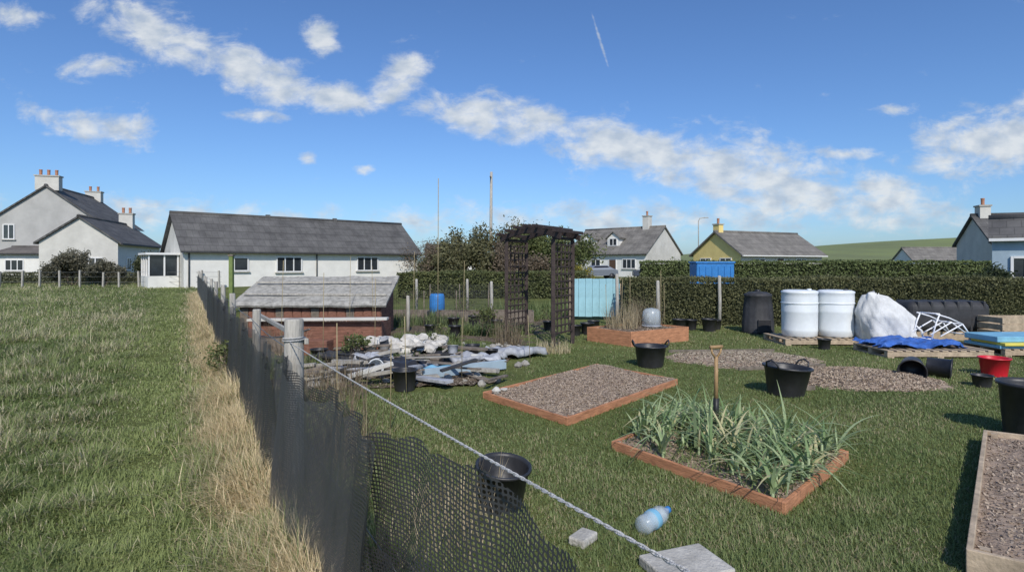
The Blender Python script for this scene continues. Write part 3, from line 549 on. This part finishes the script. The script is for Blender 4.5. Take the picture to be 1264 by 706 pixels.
for i,(x,y) in enumerate([(5.98,11.8),(6.72,11.78)]):
    e=empty('white_barrel',(x,y,.14)); lathe('body',[(.30,0),(.335,.03),(.34,.12),(.345,.14),(.34,.16),(.345,.5),(.35,.52),(.345,.54),(.345,.82),(.34,.88),(.352,.90),(.352,.93),(.30,.955),(.25,.96),(.001,.96)],M['barrel'],e,36)
    lathe('bung_cap',[(.045,.95),(.045,.985),(.001,.99)],M['black'] if i else M['barrel'],e,12,loc=(.15,-.1,0)); lathe('strap_ring',[(.351,.68),(.358,.685),(.358,.70),(.351,.705)],M['barrel'],e,36)
def bag():
    e=empty('white_bulk_bag',(7.5,11.35,0)); n=60;mm=36;V=[]
    for j in range(mm):
        t=j/(mm-1)
        for i in range(n):
            a=i/n*6.283; sq=1/max(abs(math.cos(a)),abs(math.sin(a)))**.4
            prof=(.46+.05*math.sin(t*3))*(1-.7*max(0,t-.6)**1.2*2.2); r=prof*sq*(1+.06*math.sin(a*5+t*6)+.04*math.sin(a*11-t*9)+.028*math.sin(a*19+t*22))
            if t>.97: r*=.3
            V.append((r*math.cos(a)*1.0-.22*t*t,r*math.sin(a)*.8,t*1.0*(1-.1*math.cos(a-.5)*t)+.03*math.sin(a*4)*t+.02*math.sin(a*9)*t))
    F=[(j*n+i,j*n+(i+1)%n,(j+1)*n+(i+1)%n,(j+1)*n+i) for j in range(mm-1) for i in range(n)]; F.append(tuple((mm-1)*n+i for i in range(n)))
    mesh('bag_body',V,F,M['bag'],e,smooth=True)
    tube('lifting_strap',[(.3,-.2,.55),(.42,-.38,.35),(.45,-.42,.1)],.02,M['bag'],e)
bag()
bt=empty('black_water_tank',(9.35,12.4,0)); o=box('tank_body',(0,0,.52),(1.75,.7,.64),M['blackr'],bt,bev=.16); o.modifiers['b'].segments=5
for i in range(6): o=box('rib',(-.7+i*.28,0,.52),(.05,.71,.65),M['blackr'],bt,bev=.02)
box('feet',(0,0,.1),(1.4,.5,.2),M['wood'],bt)
pallet(7.45,10.35,1.85,1.0); pallet(9.3,10.5,1.2,1.0)
def sheet(name,cx,cy,z,sx,sy,rz,m,amp=.03,n=26,edge=.06,seed=3):
    V=[];c,s=math.cos(rz),math.sin(rz)
    for j in range(n):
        for i in range(n):
            a=(i/(n-1)-.5);b=(j/(n-1)-.5); x=a*sx*(1+.08*math.sin(j*.9+seed));y=b*sy*(1+.10*math.sin(i*.8+seed)); e=max(abs(a),abs(b)); zz=z+amp*2*(float(fbm(np.array([x*3]),np.array([y*3]),.8,seed)[0])-.3)-(edge if e>.46 else 0)
            V.append((cx+x*c-y*s,cy+x*s+y*c,zz))
    F=[(j*n+i,j*n+i+1,(j+1)*n+i+1,(j+1)*n+i) for j in range(n-1) for i in range(n-1)]
    o=mesh(name,V,F,m,smooth=True); k=o.modifiers.new('s','SOLIDIFY'); k.thickness=.006; return o
sheet('blue_tarpaulin',7.3,10.45,.20,1.5,.85,0,M['blue'],.10,n=40,seed=6)
e=empty('painted_board_stack',(9.25,10.45,0)); box('blue_board',(0,0,.30),(1.3,.7,.10),M['sky_b'],e,rz=.05,bev=.01); box('yellow_board',(.05,-.1,.22),(1.25,.75,.05),M['yel'],e,bev=.01); box('lower_board',(0,0,.165),(1.2,.8,.05),M['sky_b'],e)
ch=empty('white_folding_chair',(8.25,10.7,.2),.2)
def T(*p): tube('frame_tube',p,.013,M['wtube'],ch,8)
for y in (0,.4):
    T((-.4,y,.03),(-.3,y,.33),(-.22,y,.5)); T((-.42,y,.12),(.05,y,.34),(.42,y,.10)); T((-.3,y,.5),(0,y,.42),(.3,y,.30)); T((.3,y,.3),(.45,y,.12)); T((-.2,y,.08),(.3,y,.3))
for p in ((-.22,.5),(-.4,.03),(.42,.10),(.3,.30),(.05,.34)): T((p[0],0,p[1]),(p[0],.4,p[1]))
e=empty('wooden_crate',(10.45,11.7,0))
for k in range(4): box('front_slat',(0,-.3,.08+k*.14),(1.2,.025,.11),M['wood'],e); box('back_slat',(0,.3,.08+k*.14),(1.2,.025,.11),M['wood'],e); box('side_slat',(-.59,0,.08+k*.14),(.025,.55,.11),M['wood'],e)
for s in (-1,1): box('corner',(s*.57,-.27,.28),(.05,.04,.56),M['wood'],e)
e=empty('turquoise_door_panel',(2.45,16.6,0),-.02)
for i in range(7): box('plank',(-.6+i*.2,0,.65),(.193,.03,1.1+.01*(i%3)),M['turq'],e,bev=.004)
for z in (.3,1.0): box('ledge',(0,.03,z),(1.4,.03,.1),M['turq'],e)
for s in (-1,1): box('side_post',(s*.74,.03,.6),(.06,.06,1.25),M['wood'],e)
for (x,y,h) in [(5.45,14.9,1.3),(3.6,14.0,1.2),(2.7,14.6,1.35),(-2.5,13.6,.85),(-.6,16.5,1.1),(-4.0,16.5,1.2),(-3.2,19,1.1),(-1.5,19,1.1)]:
    e=empty('wooden_stake',(x,y,0)); tube('shaft',[(0,0,-.1),(.01,0,h*.5),(0,.01,h),(0,.01,h+.03)],.05,M['postw'],e,8,[.045,.045,.043,.03])
e=empty('clear_plastic_cloche',(3.05,12.4,.28)); lathe('shell',[(.20,0),(.20,.22),(.19,.32),(.14,.38),(.05,.40),(.05,.39),(.13,.37),(.18,.31),(.19,.21),(.19,0)],clear,e,26); lathe('rim',[(.21,0),(.22,.01),(.21,.025),(.20,.025)],M['silver'],e,26)
e=empty('blue_storage_box',(10.55,30,0)); box('body',(0,0,.85),(1.95,1.2,1.6),M['bluepl'],e,bev=.04); box('lid',(0,0,1.7),(2.05,1.3,.1),M['bluepl'],e,bev=.03)
for i in range(6): box('rib',(-.8+i*.32,-.62,.8),(.06,.05,1.4),M['bluepl'],e)
def car(x,y,rz,m):
    e=empty('parked_car',(x,y,0),rz)
    prof=[(-2.1,.35),(-2.1,.8),(-1.95,.95),(-1.2,1.02),(-.55,1.42),(.9,1.45),(1.7,1.05),(2.05,.95),(2.1,.35)]
    V=[(a,s*(.82 if b<1.1 else .66),b) for s in(-1,1) for a,b in prof]; k=len(prof)
    F=[tuple(range(k)),tuple(range(2*k-1,k-1,-1))]+[(i,k+i,k+(i+1)%k,(i+1)%k) for i in range(k)]
    o=mesh('body',V,F,m,e); o.modifiers.new('b','BEVEL').width=.06
    V=[(a,s*.76,b) for s in(-1,1) for a,b in [(-1.0,1.05),(-.5,1.36),(.85,1.38),(1.4,1.07)]]; mesh('side_windows',V,[(0,1,2,3),(7,6,5,4)],M['vanglass'],e)
    for a in(-1.3,1.35):
        for s in(-1,1): tube('wheel',[(a,s*.68,.32),(a,s*.86,.32)],.32,M['black'],e,18)
car(9.0,60,.2,mat('grey_car_paint',(.2,.22,.25),.4,.03,metal=.2)); car(14.5,58,-.1,mat('dark_car_paint',(.06,.07,.09),.3,.03))
e=empty('blue_water_barrel',(-2.35,17.8,0)); lathe('body',[(.2,0),(.23,.05),(.24,.35),(.23,.62),(.2,.7),(.19,.7),(.001,.69)],M['bluepl'],e,20); box('tap',(0,-.25,.15),(.04,.08,.04),M['black'],e)
# ------------------------------------------------------------ low coop & planters, rockery, pond
e=empty('low_garden_coop',(-4.45,12.55,0),.03)
mesh('walls',[(-1.55,0,0),(1.55,0,0),(1.55,1.5,0),(-1.55,1.5,0),(-1.55,0,.72),(1.55,0,.72),(1.55,1.5,1.22),(-1.55,1.5,1.22)],[(0,1,5,4),(1,2,6,5),(2,3,7,6),(3,0,4,7)],M['redw'],e)
V=[]; F=[]; nx_=40; ny_=16
for j in range(ny_):
    for i in range(nx_):
        a=i/(nx_-1);b=j/(ny_-1); V.append((-1.68+3.36*a,-.14+1.75*b,.72+.56*b+.025*(float(fbm(np.array([a*9]),np.array([b*4]),1,6)[0])-.5)*2-(.03 if j==0 else 0)))
for j in range(ny_-1):
    for i in range(nx_-1): F.append((j*nx_+i,j*nx_+i+1,(j+1)*nx_+i+1,(j+1)*nx_+i))
o=mesh('roof',V,F,M['felt'],e); k=o.modifiers.new('s','SOLIDIFY'); k.thickness=.05; k.offset=1
for i in range(16): box('wall_plank',(-1.45+i*.193,-.012,.35),(.17,.02,.66+.02*(i%3)),M['redw'] if i%4 else M['oldwood'],e)
beam('roof_batten',(-1.6,.3,.96),(1.6,.3,.94),.05,.04,M['postw'],e); beam('roof_batten',(-1.6,1.0,1.2),(1.6,1.0,1.19),.05,.04,M['postw'],e)
raised_bed([(-4.75,10.6),(-2.45,10.6),(-2.45,11.4),(-4.75,11.4)],.56,.5,M['soild'],board=M['redw'],chips=800,name='tall_planter')
beam('white_plank',(-4.9,10.55,.60),(-2.3,10.5,.63),.16,.045,M['offw'])
box('old_crate',(-4.3,10.2,.16),(.5,.35,.3),M['oldwood'],rz=.2,bev=.01); box('old_crate',(-3.5,10.25,.14),(.45,.3,.26),M['redw'],rz=-.1,bev=.01)
def rock(V,F,x,y,z,s,rs):
    b=len(V); bm=bmesh.new(); bmesh.ops.create_icosphere(bm,subdivisions=2,radius=1); sx,sy,sz=s*rs.uniform(.8,1.4),s*rs.uniform(.8,1.2),s*rs.uniform(.5,.9); ph=rs.uniform(0,9)
    for v in bm.verts:
        k=1+.16*math.sin(v.co.x*3+ph)+.12*math.sin(v.co.y*4+ph*2)+.1*math.sin(v.co.z*5+ph)+rs.uniform(-.06,.06); V.append((x+v.co.x*sx*k,y+v.co.y*sy*k,z+v.co.z*sz*k))
    bm.verts.index_update()
    for f in bm.faces: F.append(tuple(b+v.index for v in f.verts))
    bm.free()
def rocks(name,lst,m,seed):
    rs=random.Random(seed);V=[];F=[]
    for x,y,z,s in lst: rock(V,F,x,y,z,s,rs)
    mesh(name,V,F,m)
rs=random.Random(3)
rocks('rockery_stones',[(rs.uniform(-3.0,-1.2),rs.uniform(9.8,10.8),.12+rs.uniform(0,.16),rs.uniform(.07,.14)) for _ in range(42)],M['rock'],1)
rocks('rubble',[(rs.uniform(-3.2,.3),rs.uniform(7.5,11.5),.03,rs.uniform(.02,.08)) for _ in range(130)],M['stone'],2)
soilgrid('rough_soil',[(-3.6,7.3),(-.5,7.6),(.3,11.2),(-4.8,11.2)],.015,M['soild'],None,n=60,amp=.05,chips=9000,cc=((.10,.08,.055),(.38,.33,.26)))
soilgrid('rough_soil',[(-5.5,11.2),(1.0,11.4),(1.2,20),(-9,20)],.0,M['soild'],None,n=60,amp=.05,chips=6000,cc=((.10,.08,.055),(.34,.30,.22)))
pe=empty('garden_pond',(-1.35,9.15,0)); lathe('liner_rim',[(.95,.05),(1.0,.10),(.85,.12),(.78,.03)],M['black'],pe,40,wob=.08); lathe('water',[(.84,.055),(.001,.056)],M['water'],pe,40,wob=.08)
e=empty('timber_pile'); rs=random.Random(11)
for i in range(60):
    x=rs.uniform(-3.2,-.2);y=rs.uniform(7.6,10.0);a=rs.gauss(.15,.8);L=rs.uniform(.15,1.0);z=rs.uniform(.04,.20); dx=math.cos(a)*L/2;dy=math.sin(a)*L/2
    if i%6==0: tube('pipe_%d'%i,[(x-dx,y-dy,z),(x,y,z+.04),(x+dx,y+dy,z)],rs.uniform(.012,.025),rs.choice([M['blackr'],M['oldwood']]),e,8)
    else: beam('plank_%d'%i,(x-dx,y-dy,z),(x+dx,y+dy,z+rs.uniform(-.06,.14)),rs.uniform(.04,.14),rs.uniform(.015,.05),rs.choice([M['oldwood'],M['oldwood'],M['postw'],M['postw'],M['stone'],M['blackr'],M['silver'],M['offw']]),e)
beam('painted_edging_board',(-1.25,7.95,.1),(-.1,8.75,.1),.05,.14,M['bluegrey'])
sheet('grey_tarpaulin',.05,10.1,.10,.9,.7,.5,M['silver'],.10,seed=8,edge=.10); sheet('black_liner_sheet',-1.9,8.5,.10,1.2,.7,.2,M['black'],.10,seed=5,edge=.08); sheet('black_liner_sheet',-2.7,9.3,.12,.9,.8,-.4,M['blackr'],.12,seed=15,edge=.1)
sheet('grey_tarpaulin',-.55,9.2,.12,.8,.5,-.3,M['silver'],.10,seed=12,edge=.08); sheet('blue_sheet',-1.0,8.35,.12,.7,.3,.6,M['sky_b'],.06,seed=22,edge=.05); sheet('grey_tarpaulin',-2.2,9.0,.16,.6,.45,.3,M['silver'],.10,seed=32,edge=.08)
e=empty('concrete_slab',(.93,3.03,.03),.35); box('slab',(0,0,0),(.40,.30,.06),M['conc'],e,bev=.01)
e=empty('concrete_slab',(.42,3.35,.03),.9); box('slab',(0,0,0),(.16,.11,.05),M['conc'],e,bev=.01)
rocks('white_stone',[(-.19,6.85,.12,.06),(-.1,6.95,.11,.035)],M['offw'],4)
e=empty('plastic_bottle',(.78,3.42,.065)); e.rotation_euler=(0,math.radians(86),math.radians(42))
lathe('shell',[(.03,0),(.055,.01),(.058,.05),(.052,.07),(.058,.09),(.058,.15),(.052,.17),(.057,.19),(.045,.23),(.02,.26),(.018,.28),(.016,.28),(.018,.25),(.04,.22),(.05,.18),(.052,.03),(.001,.01)],clear,e,20)
lathe('cap',[(.022,.272),(.022,.293),(.001,.294)],M['bluepl'],e,14); lathe('label',[(.0595,.10),(.060,.105),(.060,.135),(.0595,.14)],M['sky_b'],e,20)
e=empty('garden_fork',(1.87,5.2,.06)); e.rotation_euler=(.03,-.02,.3)
tube('handle_shaft',[(0,0,.32),(0,0,.74)],.018,M['handle'],e,10,[.02,.017]); tube('socket',[(0,0,.10),(0,0,.36)],.02,M['metal'],e,10,[.027,.025])
tube('grip_arm',[(0,0,.72),(-.045,0,.78),(-.055,0,.83)],.010,M['handle'],e,8); tube('grip_arm',[(0,0,.72),(.045,0,.78),(.055,0,.83)],.010,M['handle'],e,8); tube('grip',[(-.065,0,.83),(.065,0,.83)],.016,M['handle'],e,10)
box('shoulder',(0,0,.10),(.17,.02,.025),M['metal'],e,bev=.005)
for k in range(4): tube('tine',[(-.078+k*.052,0,.1),(-.078+k*.052,-.01,-.05)],.007,M['metal'],e,6)
def canes():
    e=empty('bamboo_canes'); rs=random.Random(5)
    for (x,y,h) in [(-1.7,13,3.6),(-1.0,11.6,1.7),(-3.5,12.2,1.8),(-2.9,11.9,1.6),(-2.1,12.0,1.9),(2.3,12.0,1.3),(2.6,12.5,1.45),(3.2,12.2,1.5),(2.05,12.2,1.2),(3.4,12.6,1.2),(-2.3,9.5,1.4),(-3.0,9.0,1.5),(-.7,7.9,.9),(.3,9.3,.8),(-1.3,7.0,1.0),(-4.0,9.8,1.7),(-1.6,5.2,1.1),(-1.2,5.6,.9)]:
        tube('cane',[(x,y,0),(x+rs.uniform(-.04,.04),y+rs.uniform(-.04,.04),h)],.005 if h<3 else .009,M['cane'],e,6)
canes()
def stalks(name,cx,cy,rx,ry,z,N,L0,L1,c1,c2,wd=.006,le=.5):
    a=rng.uniform(0,6.28,N);r=np.sqrt(rng.uniform(0,1,N)); P=np.stack([cx+rx*r*np.cos(a),cy+ry*r*np.sin(a),np.full(N,z)],1)
    quads(name,ribbons(P,rng.uniform(L0,L1,N),wd*rng.uniform(.6,1.4,N),rng.uniform(0,6.28,N),rng.uniform(0,le,N),rng.uniform(0,.4,N),3),grassm,colmix(c1,c2,rng.uniform(0,1,N)),strips=3)
dk=((.18,.13,.09),(.36,.3,.19)); st=((.35,.28,.17),(.6,.5,.32))
stalks('dead_plant_stalks',2.35,12.1,.35,.35,.28,300,.2,.7,*st,.008)
stalks('dead_plant_stalks',2.9,12.6,.45,.25,.28,300,.3,.85,*dk,.008,.3)
stalks('dead_plant_stalks',.75,10.5,.35,.25,0,300,.1,.35,(.45,.38,.22),(.65,.56,.35),.008)
stalks('dead_plant_stalks',-.1,11.5,.3,.3,0,260,.3,.9,*dk,.007)
stalks('dead_plant_stalks',-4.2,10.2,.5,.2,0,200,.3,.8,*dk,.007)
stalks('dead_plant_stalks',-1.45,4.7,.35,.5,0,200,.5,1.05,*dk,.006,.35)
stalks('dead_plant_stalks',-2.3,7.0,.5,.5,0,240,.3,.8,*dk,.007)
stalks('dead_plant_stalks',-.35,3.6,.3,.5,0,200,.15,.45,*st,.006,.8)
for (x,y,rx,ry,N,h) in [(-1.0,17,2.5,1.2,2600,.4),(-.5,13.3,1.0,.5,1500,.35),(-2.8,15.5,1.5,.8,1600,.4),(-5.5,17,1.2,1,1200,.5),(1.5,18.5,2.0,.7,1200,.6),(-1.9,11.9,.8,.3,900,.3),(-.9,10.5,.5,.4,700,.25),(-3.4,8.6,.5,.8,900,.3),(-2.0,9.3,.6,.4,500,.22)]:
    stalks('vegetable_plants',x,y,rx,ry,0,N,h*.4,h,(.08,.12,.045),(.24,.29,.11),.02,.7)
for i,(x,y,h) in enumerate([(-1.3,16.3,.8),(.3,17.8,1.0),(-3.4,18.5,1.0),(-2.6,9.6,.55),(-6.6,15.8,.9),(-3.9,7.9,.6),(1.0,14.9,.6),(-.6,12.6,.8),(-1.3,10.8,.5)]):
    shrub('garden_shrub',x,y,h,h*.5,600 if i%2 else 200,.02,gr[0],gr[1],40,50+i)
def vegnet(x0,x1,y,h):
    e=empty('vegetable_net_frame')
    for x in np.linspace(x0,x1,4): tube('upright',[(x,y,0),(x,y,h)],.014,M['oldwood'],e,6)
    V=[(x0,y,.05),(x1,y,.05),(x1,y,h),(x0,y,h)]; o=mesh('net',V,[(0,1,2,3)],netmat('garden_netting',math.pi/.05,.06),e); ul=o.data.uv_layers.new(name='UVMap')
    for lp in o.data.loops: v_=V[lp.vertex_index]; ul.data[lp.index].uv=(v_[0],v_[2])
vegnet(-3.1,-.6,14.6,.95); vegnet(-2.6,.2,18,1.0)
for x in (-3,-1.5,0): raised_bed([(x-.6,15.9),(x+.6,15.9),(x+.6,16.5),(x-.6,16.5)],.3,.26,M['soild'],board=M['oldwood'],chips=200)
print('faces',sum(len(o.data.polygons) for o in D.objects if o.type=='MESH'))
